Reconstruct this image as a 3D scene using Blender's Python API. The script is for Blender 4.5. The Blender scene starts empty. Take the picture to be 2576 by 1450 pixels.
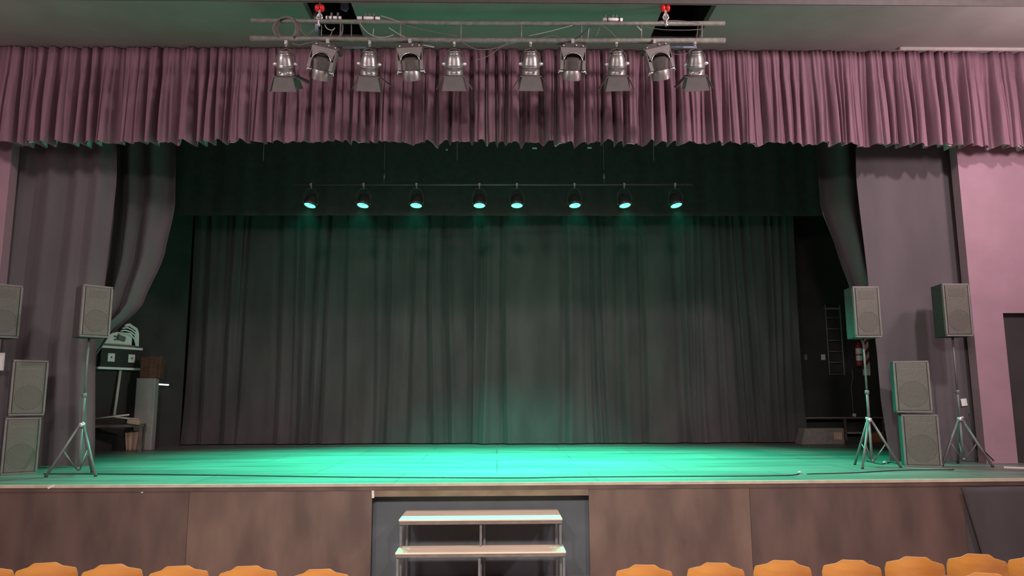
import bpy, math, random
from mathutils import Vector, Matrix, Euler
random.seed(7)
S = bpy.context.scene
COL = S.collection
PI = math.pi
# ------------------------------------------------------------------ camera
F = 1860.0
CAMZ = 2.10
PITCH, YAW, ROLL = math.radians(8.41), math.radians(-1.2), math.radians(-0.24)
RC = Matrix.Rotation(YAW, 3, 'Z') @ Matrix.Rotation(PI/2 + PITCH, 3, 'X') @ Matrix.Rotation(ROLL, 3, 'Z')
cd = bpy.data.cameras.new('camera'); cam = bpy.data.objects.new('camera', cd); COL.objects.link(cam)
cd.sensor_width = 36; cd.lens = 36*F/2576; cd.clip_end = 100
cam.matrix_world = Matrix.Translation((0, 0, CAMZ)) @ RC.to_4x4()
S.camera = cam
S.view_settings.view_transform = 'Standard'; S.view_settings.look = 'None'
S.view_settings.exposure = 0.14; S.view_settings.gamma = 1.0; S.view_settings.use_curve_mapping = False
S.cycles.use_denoising = True
S.cycles.max_bounces = 6; S.cycles.diffuse_bounces = 3; S.cycles.glossy_bounces = 3
S.cycles.volume_bounces = 0; S.cycles.transparent_max_bounces = 8
S.cycles.sample_clamp_indirect = 4.0
# ------------------------------------------------------------------ world (the dim air of the hall)
W = bpy.data.worlds.new('world'); S.world = W; W.use_nodes = True
W.node_tree.nodes['Background'].inputs[0].default_value = (1.0, 0.86, 0.86, 1)
W.node_tree.nodes['Background'].inputs[1].default_value = 0.02
# ------------------------------------------------------------------ house lights
def aim(o, target):
    d = Vector(target) - o.location
    o.rotation_euler = d.to_track_quat('-Z', 'Y').to_euler()
def area(name, loc, target, size, power, color, sy=None):
    l = bpy.data.lights.new(name, 'AREA'); l.size = size; l.energy = power; l.color = color
    if sy: l.shape = 'RECTANGLE'; l.size_y = sy
    o = bpy.data.objects.new(name, l); COL.objects.link(o); o.location = loc; aim(o, target); return o
def spot(name, loc, target, power, color, ang, blend=1.0, r=0.05):
    l = bpy.data.lights.new(name, 'SPOT'); l.energy = power; l.color = color
    l.spot_size = math.radians(ang); l.spot_blend = blend; l.shadow_soft_size = r
    o = bpy.data.objects.new(name, l); COL.objects.link(o); o.location = loc; aim(o, target); return o
def point(name, loc, power, color, r=0.1):
    l = bpy.data.lights.new(name, 'POINT'); l.energy = power; l.color = color; l.shadow_soft_size = r
    o = bpy.data.objects.new(name, l); COL.objects.link(o); o.location = loc; return o
WARM = (1.0, 0.93, 0.88)
for hx, hp in ((-2.8, 1050), (-0.3, 3400), (2.6, 1050)):
    spot('house_light', (hx, -3.0, 5.75), (hx*.3, 9.0, -1.0), hp, WARM, 82, 1.0, 0.22 if abs(hx) > 1 else 0.45)
area('house_light', (-6.3, 4.9, 7.66), (0.5, 11.2, 4.2), 1.2, 270, (1.0, 0.86, 0.88))
area('house_light', (6.5, 5.2, 7.66), (-1.0, 11.2, 4.2), 0.5, 520, (1.0, 0.85, 0.88))
point('side_fill', (7.9, 8.3, 5.7), 210, (1.0, 0.84, 0.88), 0.2)  # added fill to brighten the right-hand ceiling and wall, no known fixture
point('side_fill', (-7.9, 8.0, 5.5), 45, (1.0, 0.84, 0.88), 0.2)  # weaker added fill for the left side, no known fixture
LED_POWER = 1650
LED_COL = (0.03, 1.0, 0.60)

# ------------------------------------------------------------------ pixel rays -> points of the place
def ray(px, py): return RC @ Vector(((px-1288)/F, -(py-725)/F, -1))
def P(px, py, Y):
    d = ray(px, py); return Vector((0, 0, CAMZ)) + d*(Y/d.y)
def Q(px, py, z):
    d = ray(px, py); return Vector((0, 0, CAMZ)) + d*((z-CAMZ)/d.z)
SZ = 1.10            # stage deck height
# ------------------------------------------------------------------ materials
def mat(name, col, rough=0.7, metal=0.0, var=0.0, scale=8.0, stretch=(1, 1, 1), bump=0.0, col2=None, spec=0.5, sheen=0.0, detail=4):
    m = bpy.data.materials.new(name); m.use_nodes = True; nt = m.node_tree; b = nt.nodes['Principled BSDF']
    b.inputs['Roughness'].default_value = rough; b.inputs['Metallic'].default_value = metal
    b.inputs['Specular IOR Level'].default_value = spec
    if sheen: b.inputs['Sheen Weight'].default_value = sheen; b.inputs['Sheen Roughness'].default_value = 0.5
    c = tuple(col) + (1,)
    c2 = tuple(col2) + (1,) if col2 else tuple(min(1, x*(1+var)) for x in col) + (1,)
    c1 = c if col2 else tuple(x*(1-var) for x in col) + (1,)
    tc = nt.nodes.new('ShaderNodeTexCoord'); mp = nt.nodes.new('ShaderNodeMapping'); mp.inputs['Scale'].default_value = stretch
    no = nt.nodes.new('ShaderNodeTexNoise'); no.inputs['Scale'].default_value = scale; no.inputs['Detail'].default_value = detail
    cr = nt.nodes.new('ShaderNodeValToRGB'); cr.color_ramp.elements[0].position = 0.35; cr.color_ramp.elements[1].position = 0.68
    cr.color_ramp.elements[0].color = c1; cr.color_ramp.elements[1].color = c2
    nt.links.new(tc.outputs['Object'], mp.inputs[0]); nt.links.new(mp.outputs[0], no.inputs['Vector'])
    nt.links.new(no.outputs[0], cr.inputs[0]); nt.links.new(cr.outputs[0], b.inputs['Base Color'])
    if bump:
        bu = nt.nodes.new('ShaderNodeBump'); bu.inputs['Strength'].default_value = bump; bu.inputs['Distance'].default_value = 0.01
        nt.links.new(no.outputs[0], bu.inputs['Height']); nt.links.new(bu.outputs[0], b.inputs['Normal'])
    return m
def emis(name, col, strength):
    m = bpy.data.materials.new(name); m.use_nodes = True; nt = m.node_tree; b = nt.nodes['Principled BSDF']
    b.inputs['Base Color'].default_value = (0.02, 0.02, 0.02, 1)
    b.inputs['Emission Color'].default_value = tuple(col) + (1,); b.inputs['Emission Strength'].default_value = strength
    return m
M = {}
M['valance'] = mat('mauve_velvet', (0.195, 0.103, 0.132), 0.9, var=0.12, scale=14, stretch=(1, 1, .15), bump=.1, sheen=.05, spec=.2)
M['lining'] = mat('cream_lining', (0.55, 0.5, 0.45), 0.9, var=0.1)
M['black_cloth'] = mat('black_stage_cloth', (0.064, 0.050, 0.053), 0.95, var=0.18, scale=2.2, stretch=(1, 1, .3), bump=.08, sheen=.12, spec=.15)
M['border'] = mat('black_border_cloth', (0.085, 0.052, 0.058), 0.95, var=0.1, spec=.15)
M['leg_cloth'] = mat('dark_leg_cloth', (0.112, 0.092, 0.098), 0.95, var=0.12, scale=1.6, stretch=(1, 1, .3), bump=.06, sheen=.12, spec=.15)
M['purple_wall'] = mat('purple_paint', (0.32, 0.185, 0.225), 0.75, var=0.06, scale=2.5, bump=.03)
M['ceiling'] = mat('dull_ceiling_paint', (0.24, 0.195, 0.19), 0.8, var=0.08, scale=1.5)
M['fascia'] = mat('brown_fascia', (0.085, 0.072, 0.068), 0.8, var=0.08)
M['black_wall'] = mat('black_wall_paint', (0.035, 0.028, 0.028), 0.9, var=0.2, scale=2)
M['void'] = mat('hatch_black', (0.02, 0.014, 0.015), 0.95, var=0.1, spec=.05)
M['hall_floor'] = mat('hall_floor', (0.42, 0.27, 0.30), 0.6, var=0.08, scale=3)
M['front_panel'] = mat('stained_plywood', (0.085, 0.046, 0.036), 0.55, scale=1.3, stretch=(2.2, 1, .8), col2=(0.155, 0.090, 0.066), bump=.05, detail=8)
M['front_panel2'] = mat('stained_plywood_dark', (0.070, 0.038, 0.031), 0.6, scale=1.5, stretch=(2.4, 1, .8), col2=(0.115, 0.064, 0.050), bump=.05, detail=8)
M['header'] = mat('old_header_board', (0.13, 0.075, 0.042), 0.6, scale=2.0, stretch=(1.5, 1, 3), col2=(0.21, 0.145, 0.09), bump=.1, detail=6)
M['nosing'] = mat('pale_nosing', (0.45, 0.34, 0.26), 0.5, var=0.12, scale=6)
M['recess'] = mat('charcoal_board', (0.088, 0.093, 0.102), 0.7, var=0.12, scale=2)
M['tread'] = mat('tread_ply', (0.66, 0.50, 0.385), 0.55, scale=2.2, stretch=(.6, 3, 1), col2=(0.76, 0.60, 0.47), bump=.03)
M['tread_edge'] = mat('ply_edge', (0.17, 0.12, 0.10), 0.7, var=.15, scale=10)
M['steel_paint'] = mat('grey_painted_steel', (0.15, 0.14, 0.14), 0.5, 0.2, var=.15)
M['truss'] = mat('dusty_aluminium', (0.185, 0.175, 0.150), 0.6, 0.25, var=.2, scale=18)
M['chrome'] = mat('polished_metal', (0.75, 0.70, 0.68), 0.22, 1.0, var=.05)
M['bright'] = mat('bright_zinc', (0.85, 0.8, 0.78), 0.3, 0.7, var=.05)
M['can'] = mat('can_metal', (0.28, 0.25, 0.24), 0.36, 0.65, var=.1, scale=6)
M['can_dark'] = mat('can_dark_metal', (0.15, 0.125, 0.12), 0.5, 0.5, var=.1)
M['flap'] = mat('barn_door_metal', (0.105, 0.088, 0.086), 0.6, 0.2, var=.08)
M['plate'] = mat('lantern_plate', (0.20, 0.17, 0.16), 0.5, 0.35, var=.08)
M['cover'] = mat('lantern_cover', (0.075, 0.06, 0.058), 0.6, 0.2, var=.1)
M['black_plastic'] = mat('black_plastic', (0.03, 0.028, 0.028), 0.5, var=.1)
M['cab'] = mat('speaker_carpet', (0.055, 0.045, 0.045), 0.8, var=.15, scale=30, bump=.1)
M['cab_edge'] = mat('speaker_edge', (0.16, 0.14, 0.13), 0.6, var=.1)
M['corner'] = mat('speaker_corner_lit', (0.15, 0.14, 0.125), 0.5, var=.1)  # paler than the cabinet, stands in for light on the chamfer
M['grille'] = mat('steel_grille', (0.115, 0.105, 0.088), 0.55, 0.2, var=.12, scale=60, bump=.2)
M['grille_cone'] = mat('grille_over_cone', (0.100, 0.090, 0.075), 0.55, 0.2, var=.12, scale=60, bump=.2)
M['cable'] = mat('grey_cable', (0.16, 0.13, 0.12), 0.6, var=.1)
M['cable_black'] = mat('black_cable', (0.012, 0.012, 0.012), 0.5, var=.1)
M['rope'] = mat('pale_cord', (0.36, 0.32, 0.29), 0.7, var=.1)
M['red'] = mat('red_shackle', (0.75, 0.02, 0.015), 0.35, var=.1)
M['white'] = mat('white_plastic', (0.80, 0.76, 0.73), 0.45, var=.04)
M['offwhite'] = mat('aged_white', (0.60, 0.52, 0.48), 0.6, var=.08)
M['bluegrey'] = mat('blue_grey_strap', (0.20, 0.23, 0.34), 0.7, var=.1)
M['ladder'] = mat('ladder_grey', (0.26, 0.235, 0.225), 0.6, 0.2, var=.1)
M['chair'] = mat('honey_plywood', (0.41, 0.15, 0.034), 0.33, scale=2.2, stretch=(1.2, 1.2, 4.5), col2=(0.60, 0.26, 0.05), bump=.03, detail=7)
M['chair_edge'] = mat('chair_ply_edge', (0.75, 0.45, 0.25), 0.4, var=.08, scale=20)
M['iron'] = mat('black_iron', (0.03, 0.03, 0.03), 0.5, 0.5, var=.1)
M['grey_cab'] = mat('grey_locker', (0.26, 0.235, 0.23), 0.55, 0.1, var=.06)
M['crate'] = mat('brown_crate', (0.09, 0.035, 0.02), 0.7, var=.25, scale=5, stretch=(1, 1, 4))
M['bench'] = mat('bench_wood', (0.09, 0.055, 0.045), 0.7, var=.3, scale=5)
M['tan'] = mat('tan_cloth', (0.40, 0.25, 0.19), 0.8, var=.15, scale=5)
M['orange'] = mat('orange_box', (0.34, 0.13, 0.06), 0.7, var=.15, scale=5)
M['boxgrey'] = mat('grey_brown_box', (0.17, 0.135, 0.125), 0.8, var=.15, scale=12)
M['ext_red'] = mat('extinguisher_red', (0.45, 0.03, 0.03), 0.35, var=.1)
M['led_body'] = mat('led_can_black', (0.03, 0.03, 0.03), 0.45, 0.3, var=.1)
M['tube'] = emis('lit_tube', (0.8, 0.85, 1.0), 2.2)

# stage deck: dark scuffed vinyl sheets with seams
def deck_material():
    m = mat('black_stage_vinyl', (0.10, 0.105, 0.095), 0.42, scale=1.2, stretch=(.35, 2.2, 1), col2=(0.20, 0.20, 0.175), bump=.05, detail=8)
    nt = m.node_tree; b = nt.nodes['Principled BSDF']
    br = nt.nodes.new('ShaderNodeTexBrick'); br.inputs['Scale'].default_value = 1.0
    br.inputs['Brick Width'].default_value = 2.44; br.inputs['Row Height'].default_value = 1.22
    br.inputs['Mortar Size'].default_value = 0.008; br.inputs['Color1'].default_value = (1, 1, 1, 1)
    br.inputs['Color2'].default_value = (.86, .86, .86, 1); br.inputs['Mortar'].default_value = (.42, .42, .42, 1)
    mx = nt.nodes.new('ShaderNodeMix'); mx.data_type = 'RGBA'; mx.blend_type = 'MULTIPLY'; mx.inputs[0].default_value = 1
    tc = [n for n in nt.nodes if n.type == 'TEX_COORD'][0]
    nt.links.new(tc.outputs['Object'], br.inputs['Vector'])
    cr = [n for n in nt.nodes if n.type == 'VALTORGB'][0]
    nt.links.new(cr.outputs[0], mx.inputs[6]); nt.links.new(br.outputs[0], mx.inputs[7]); nt.links.new(mx.outputs[2], b.inputs['Base Color'])
    return m
M['deck'] = deck_material()
def led_material():
    m = bpy.data.materials.new('led_lens'); m.use_nodes = True; nt = m.node_tree; b = nt.nodes['Principled BSDF']
    vo = nt.nodes.new('ShaderNodeTexVoronoi'); vo.inputs['Scale'].default_value = 34
    vo.inputs['Randomness'].default_value = 0.25
    cr = nt.nodes.new('ShaderNodeValToRGB'); cr.color_ramp.elements[0].position = 0.25; cr.color_ramp.elements[1].position = 0.62
    cr.color_ramp.elements[0].color = (0.42, 1.0, 0.82, 1); cr.color_ramp.elements[1].color = (0.03, 0.75, 0.42, 1)
    tc = nt.nodes.new('ShaderNodeTexCoord')
    nt.links.new(tc.outputs['Object'], vo.inputs['Vector']); nt.links.new(vo.outputs['Distance'], cr.inputs[0])
    nt.links.new(cr.outputs[0], b.inputs['Emission Color']); b.inputs['Emission Strength'].default_value = 1.7
    b.inputs['Base Color'].default_value = (0.02, 0.1, 0.06, 1)
    return m
M['led'] = led_material()
# ------------------------------------------------------------------ mesh helpers
class MB:
    def __init__(s): s.v = []; s.f = []; s.sm = []; s.mi = []
    def add(s, vs, fs, smooth=False, mi=0):
        n = len(s.v); s.v += [tuple(v) for v in vs]
        for f in fs: s.f.append(tuple(i+n for i in f)); s.sm.append(smooth); s.mi.append(mi)
        return s
    def box(s, c, d, rot=None, mi=0, taper=None):
        hx, hy, hz = d[0]/2, d[1]/2, d[2]/2; R = rot if rot is not None else Matrix.Identity(3); c = Vector(c)
        vs = []
        for z in (-hz, hz):
            k = 1 if (z < 0 or taper is None) else taper
            for x, y in ((-hx, -hy), (hx, -hy), (hx, hy), (-hx, hy)): vs.append(c + R @ Vector((x*k, y*k, z)))
        return s.add(vs, [(0, 3, 2, 1), (4, 5, 6, 7), (0, 1, 5, 4), (1, 2, 6, 5), (2, 3, 7, 6), (3, 0, 4, 7)], mi=mi)
    def bx(s, a, b, mi=0):
        a, b = Vector(a), Vector(b); return s.box((a+b)/2, [abs(t) for t in (b-a)], mi=mi)
    def tube(s, pts, r, n=8, caps=True, mi=0, smooth=True):
        pts = [Vector(p) for p in pts]; rs = r if isinstance(r, (list, tuple)) else [r]*len(pts)
        rings = []; up = None
        for i, p in enumerate(pts):
            t = (pts[min(i+1, len(pts)-1)] - pts[max(i-1, 0)]).normalized()
            if up is None: up = Vector((0, 0, 1)) if abs(t.z) < .9 else Vector((1, 0, 0))
            a = t.cross(up)
            if a.length < 1e-5: a = t.cross(Vector((0, 1, 0)))
            a.normalize(); b = a.cross(t).normalized(); up = b
            rings.append([p + (a*math.cos(2*PI*k/n) + b*math.sin(2*PI*k/n))*rs[i] for k in range(n)])
        vs = [v for rg in rings for v in rg]; fs = []
        for i in range(len(rings)-1):
            for k in range(n): fs.append((i*n+k, i*n+(k+1) % n, (i+1)*n+(k+1) % n, (i+1)*n+k))
        s.add(vs, fs, smooth, mi)
        if caps:
            n0 = len(s.v) - len(vs)
            s.f.append(tuple(n0+k for k in reversed(range(n)))); s.sm.append(False); s.mi.append(mi)
            s.f.append(tuple(n0+(len(rings)-1)*n+k for k in range(n))); s.sm.append(False); s.mi.append(mi)
        return s
    def lathe(s, prof, n=24, Mx=None, mi=0, smooth=True):   # prof: (r, z) pairs around local z
        Mx = Mx or Matrix.Identity(4); vs = []; fs = []
        for r, z in prof:
            for k in range(n): vs.append(Mx @ Vector((r*math.cos(2*PI*k/n), r*math.sin(2*PI*k/n), z)))
        for i in range(len(prof)-1):
            for k in range(n): fs.append((i*n+k, i*n+(k+1) % n, (i+1)*n+(k+1) % n, (i+1)*n+k))
        return s.add(vs, fs, smooth, mi)
    def prism(s, poly, y0, y1, Mx=None, mi=0):              # poly in local xz, extruded in y
        Mx = Mx or Matrix.Identity(4); n = len(poly)
        vs = [Mx @ Vector((x, y0, z)) for x, z in poly] + [Mx @ Vector((x, y1, z)) for x, z in poly]
        fs = [tuple(range(n)), tuple(reversed(range(n, 2*n)))] + [(i, i+n, (i+1) % n+n, (i+1) % n) for i in range(n)]
        return s.add(vs, fs, mi=mi)
    def grid(s, fn, nu, nv, mi=0):
        vs = [fn(i/nu, j/nv) for j in range(nv+1) for i in range(nu+1)]
        fs = [(j*(nu+1)+i, j*(nu+1)+i+1, (j+1)*(nu+1)+i+1, (j+1)*(nu+1)+i) for j in range(nv) for i in range(nu)]
        return s.add(vs, fs, True, mi)
    def build(s, name, m, parent=None, label=None, bevel=0.0, solid=0.0):
        me = bpy.data.meshes.new(name); me.from_pydata(s.v, [], s.f)
        for mm in (m if isinstance(m, (list, tuple)) else [m]): me.materials.append(mm)
        me.polygons.foreach_set('use_smooth', s.sm); me.polygons.foreach_set('material_index', s.mi); me.update()
        o = bpy.data.objects.new(name, me); COL.objects.link(o)
        if parent is not None: o.parent = parent
        if label: o['label'] = label
        if bevel:
            b = o.modifiers.new('bevel', 'BEVEL'); b.width = bevel; b.segments = 2; b.limit_method = 'ANGLE'
        if solid:
            b = o.modifiers.new('solid', 'SOLIDIFY'); b.thickness = solid
        return o
def tag(o, label, cat, group=None, kind=None):
    o['label'] = label; o['category'] = cat
    if group: o['group'] = group
    if kind: o['kind'] = kind
    return o
def thing(name, loc, label, cat, group=None, rotz=0):
    o = bpy.data.objects.new(name, None); COL.objects.link(o); o.location = loc; o.rotation_euler = (0, 0, rotz)
    o.empty_display_size = .1
    return tag(o, label, cat, group)
def struct(name, mb, m, **k):
    o = mb.build(name, m, **k); o['kind'] = 'structure'; return o
def copy_tree(o, parent=None):
    c = o.copy(); COL.objects.link(c); c.parent = parent
    for ch in list(o.children): copy_tree(ch, c)
    return c
def bez(a, b, sag, n=12):
    a, b = Vector(a), Vector(b)
    return [a.lerp(b, i/n) - Vector((0, 0, sag*4*(i/n)*(1-i/n))) for i in range(n+1)]

# ------------------------------------------------------------------ key distances
YF = 8.95; YV = 10.6; YP = 11.05; YB = 16.2; YEND = 17.3
ZC = P(1288, 124, YV).z          # lower ceiling over the stage front
YC0 = 9.27                       # near edge of the lower ceiling
ZH = ZC + .42
XW = 8.4                         # hall half width
# ------------------------------------------------------------------ room shell
struct('floor', MB().bx((-XW-.2, -6, -.1), (XW+.2, YEND, 0)), M['hall_floor'])
struct('wall_left', MB().bx((-XW-.2, -6, 0), (-XW, YP+.18, ZH+.6)), M['purple_wall'])
struct('wall_right', MB().bx((XW, -6, 0), (XW+.2, YP+.18, ZH+.6)), M['purple_wall'])
struct('wall_rear', MB().bx((-XW-.2, -6.2, 0), (XW+.2, -6, ZH)), M['purple_wall'])
struct('ceiling', MB().bx((-XW-.2, -6, ZH), (XW+.2, YC0, ZH+.15)), M['ceiling'])
# lower ceiling with two hatches
hl0, hl1 = P(760, 12, YC0).x, P(882, 12, YC0).x
hr0, hr1 = P(1672, 12, YC0).x, P(1804, 12, YC0).x
HY0, HY1 = YC0+.02, YV-.2
mb = MB()
for a, b in ((-XW, hl0), (hl1, hr0), (hr1, XW)): mb.bx((a, YC0, ZC), (b, YV+.5, ZC+.12))
for a, b in ((hl0, hl1), (hr0, hr1)):
    mb.bx((a, YC0, ZC), (b, HY0, ZC+.12)); mb.bx((a, HY1, ZC), (b, YV+.5, ZC+.12))
struct('ceiling_lower', mb, M['ceiling'])
struct('trim_2', MB().bx((-XW, YC0-.02, ZC-.001), (XW, YC0-.001, ZH)), M['fascia'])
mb = MB()
for a, b in ((hl0, hl1), (hr0, hr1)):
    t = ZC+1.1
    mb.bx((a-.03, HY0-.02, ZC+.121), (a, HY1+.03, t)); mb.bx((b, HY0-.02, ZC+.121), (b+.03, HY1+.03, t))
    mb.bx((a, HY1, ZC+.121), (b, HY1+.03, t)); mb.bx((a, HY0-.0, ZC+.121), (b, HY0+.02, t)); mb.bx((a-.03, HY0, t), (b+.03, HY1+.03, t+.03))
struct('ceiling_hatch_shafts', mb, M['void'])
# proscenium walls, purple, with a dark doorway on the right
xr = P(2437, 700, YP).x; xl = P(18, 500, YP).x
dx0 = P(2524, 800, YP).x; dz1 = P(2524, 788, YP).z
mb = MB()
mb.bx((xr, YP, SZ+.001), (dx0, YP+.18, ZC+.5)); mb.bx((dx0, YP, dz1), (dx0+1.0, YP+.18, ZC+.5)); mb.bx((dx0+1.0, YP, SZ+.001), (XW-.001, YP+.18, ZC+.5))
struct('wall_proscenium_right', mb, M['purple_wall'])
struct('wall_proscenium_left', MB().bx((-XW+.001, YP, SZ+.001), (xl, YP+.18, ZC+.5)), M['purple_wall'])
struct('wall_proscenium_top', MB().bx((xl, YP, ZC-.75), (xr, YP+.18, ZC+.5)), M['black_wall'])
d = struct('door_1', MB().bx((dx0+.003, YP+.08, SZ+.001), (dx0+.995, YP+.13, dz1-.004)), M['black_wall'])
# stage house
SX = 9.6
struct('wall_stage_back', MB().bx((-SX, YEND, 0), (SX, YEND+.2, 9.6)), M['black_wall'])
struct('wall_stage_right', MB().bx((SX, YP+.18, 0), (SX+.2, YEND, 9.6)), M['black_wall'])
struct('wall_stage_left', MB().bx((-SX-.2, YP+.18, 0), (-SX, YEND, 9.6)), M['black_wall'])
struct('ceiling_stage', MB().bx((-SX, YP+.18, 9.6), (SX, YEND+.2, 9.8)), M['black_wall'])
struct('wall_above_arch', MB().bx((-SX, YP, ZC+.5), (SX, YP+.18, 9.6)), M['black_wall'])
# angled wing wall that carries the electrical panel
WA = P(243, 873, 14.5); WB = P(347, 880, 15.35)
wd = Vector((WB.x-WA.x, WB.y-WA.y, 0)).normalized(); wn = Vector((wd.y, -wd.x, 0))   # wn faces the stage
def wing(u, z, off=0.0): return Vector((WA.x, WA.y, 0)) + wd*u + wn*off + Vector((0, 0, z))
a, b = wing(-2.2, SZ), wing(2.15, SZ)
wm = MB(); t = -wn*.12
vs = [a, b, b+t, a+t]; vs += [v+Vector((0, 0, 6)) for v in vs]
wm.add(vs, [(0, 3, 2, 1), (4, 5, 6, 7), (0, 1, 5, 4), (1, 2, 6, 5), (2, 3, 7, 6), (3, 0, 4, 7)])
struct('wall_wing_left', wm, M['black_wall'])
# pale batten along the ceiling edge, right side
struct('trim_1', MB().bx((P(2262, 120, YV-.12).x, YV-.15, ZC-.038), (XW-.1, YV-.11, ZC-.001)), M['offwhite'])

# ------------------------------------------------------------------ stage platform
def yfront(x): return YF + .0022*x*x      # apron bows very slightly away at its ends
stage = thing('stage_platform', (0, YF, 0), 'raised stage platform with dark deck, pale edge strip and brown plywood front', 'stage')
def st(mb, name, m, **k):
    mb.v = [(v[0], v[1]-YF, v[2]) for v in mb.v]; return mb.build(name, m, parent=stage, **k)
NX = 40
def strip(z0, z1, o0, o1, x0, x1, n=24):
    m_ = MB(); vs = []; fs = []
    for i in range(n+1):
        x = x0+(x1-x0)*i/n; y = yfront(x)
        vs += [(x, y+o0, z0), (x, y+o1, z0), (x, y+o1, z1), (x, y+o0, z1)]
    for i in range(n):
        for k in range(4): fs.append((i*4+k, i*4+(k+1) % 4, (i+1)*4+(k+1) % 4, (i+1)*4+k))
    fs += [(3, 2, 1, 0), (n*4, n*4+1, n*4+2, n*4+3)]
    return m_.add(vs, fs)
mb = MB(); vs = []; fs = []
for i in range(NX+1):
    x = -XW+.002 + 2*(XW-.002)*i/NX
    vs += [(x, yfront(x)+.035, SZ), (x, YP+.18, SZ)]
for i in range(NX): fs.append((2*i, 2*i+2, 2*i+3, 2*i+1))
m2 = [(v[0], v[1], v[2]-.05) for v in vs]; k = len(vs); fs += [tuple(reversed([i+k for i in f])) for f in fs]; vs += m2
mb.add(vs, fs); st(mb, 'deck', M['deck'])
struct('floor_stage', MB().bx((-SX, YP+.181, SZ-.05), (SX, YEND-.001, SZ)), M['deck'])
st(strip(SZ-.028, SZ+.006, -.012, .036, -XW+.002, XW-.002, 40), 'nosing_strip', M['nosing'], label='pale worn nosing strip')
st(strip(SZ-.075, SZ-.029, -.004, .034, -XW+.002, XW-.002, 40), 'edge_board', M['front_panel2'])
ox0, ox1 = P(935, 1300, YF).x, P(1482, 1300, YF).x
oz = P(1208, 1249, YF).z
xs = [-XW+.002, P(470, 1300, YF).x, ox0]
for a, b, m in ((xs[0], xs[1], 'front_panel2'), (xs[1], xs[2], 'front_panel'), (ox1, P(1890, 1300, YF).x, 'front_panel'), (P(1890, 1300, YF).x, P(2425, 1300, YF+.1).x, 'front_panel2'), (P(2425, 1300, YF+.1).x, XW-.002, 'black_cloth')):
    st(strip(.001, SZ-.076, .006, .03, a+.002, b-.002), 'front_panel', M[m])
st(strip(oz, SZ-.076, .002, .03, ox0, ox1), 'header_board', M['header'], label='lighter worn header board')
YR = 9.17
mb = MB(); mb.bx((ox0-.25, YR, .001), (ox1+.25, YR+.03, SZ-.06)); mb.bx((ox0-.28, YF+.04, .001), (ox0-.25, YR, SZ-.06)); mb.bx((ox1+.25, YF+.04, .001), (ox1+.28, YR, SZ-.06))
st(mb, 'recess_board', M['recess'], label='charcoal recess lining behind the steps')
# black cloth hanging over the right end of the stage front
cx0, cx1 = P(2414, 1215, YF+.05).x, XW-.02
def clothf(u, v):
    z = SZ-.085 - v*(SZ-.10); x = cx0 + (cx1-cx0)*u + .22*v*(1-u)
    return (x, yfront(x)-.035-.02*math.sin(u*22+v*2.5)-.012*math.sin(u*9), z)
o = MB().grid(clothf, 60, 14).build('drape', M['black_cloth'], solid=.004)
tag(o, 'black cloth hung over the right end of the stage front', 'cloth')

# ------------------------------------------------------------------ bits of tape on the front
for px, py, w, h, rz, lab in ((123, 1226, .085, .028, .35, 'scrap of white tape at the left end below the stage edge'),
                              (351, 1238, .05, .02, -.7, 'faint scrap of tape on the left brown stage panel'),
                              (938, 1241, .028, .115, .06, 'upright pale tape strip beside the stage opening')):
    p = P(px, py, YF); y = yfront(p.x)
    off = .0 if px > 900 else .0
    o = MB().box((0, 0, 0), (w, .002, h)).build('tape_strip', M['offwhite']); o.location = (p.x, y-.0145 if py < 1230 else y+.0045, p.z); o.rotation_euler = (0, -rz, 0)
    if px > 900: o.location.y = y-.001
    tag(o, lab, 'tape')

# ------------------------------------------------------------------ valance
def groove(t, w):              # wide rounded ridges parted by narrow deep grooves
    return math.exp(-(math.sin(t/2)/w)**2)
def fold(x, ph=0):
    k = .7+.3*math.sin(x*.9+1)
    p = x*26+2.6*math.sin(x*2.9+ph)+1.5*math.sin(x*7.3)+ph
    return (groove(p, .46+.14*math.sin(x*3.7))*1.7*k + groove(x*43+3*math.sin(x*3.3)+1, .3)*.45 + math.sin(x*61+2.1*math.sin(x*4.3)+2+ph)*.07 + math.sin(x*11+2.5*math.sin(x*1.7+1))*.22 - .55)
vz1 = ZC-.012; vbot = P(1288, 360, YV).z
def vhem(x):
    return vbot - .010*math.sin(x*19+2.5*math.sin(x*1.7+1)) - .014*math.sin(x*34+1.7*math.sin(x*3.1)) - .005*math.sin(x*7) - .0006*x*x
def valf(off, low=0.0):
    def fn(u, v):
        x = -XW+.03 + (2*XW-.06)*u
        z0 = vhem(x)-(low and (-.014+.05*max(0, math.sin(x*5.3)*math.sin(x*11.7)-.45))); z = vz1+(z0-vz1)*v
        k = (.35+.65*min(1, v*1.6)); xx = x+.018*math.sin(x*17+v*2.5)*v
        dent = .02*math.exp(-((v-.26)/.03)**2)
        A = .150*k
        return (xx, YV+off+A*fold(x)+.012*math.sin(x*83+v*1.3)*(1-.5*v)+dent, z)
    return fn
val = thing('valance', (0, YV, vbot), 'wide pleated mauve velvet valance across the top of the stage opening', 'valance')
def rel(mb, org):
    mb.v = [(v[0]-org[0], v[1]-org[1], v[2]-org[2]) for v in mb.v]; return mb
rel(MB().grid(valf(0), 2200, 14), (0, YV, vbot)).build('pleated_cloth', M['valance'], val)
rel(MB().grid(valf(.03, .012), 900, 3), (0, YV, vbot)).build('lining', M['lining'], val, label='pale lining peeping below the hem')

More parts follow.
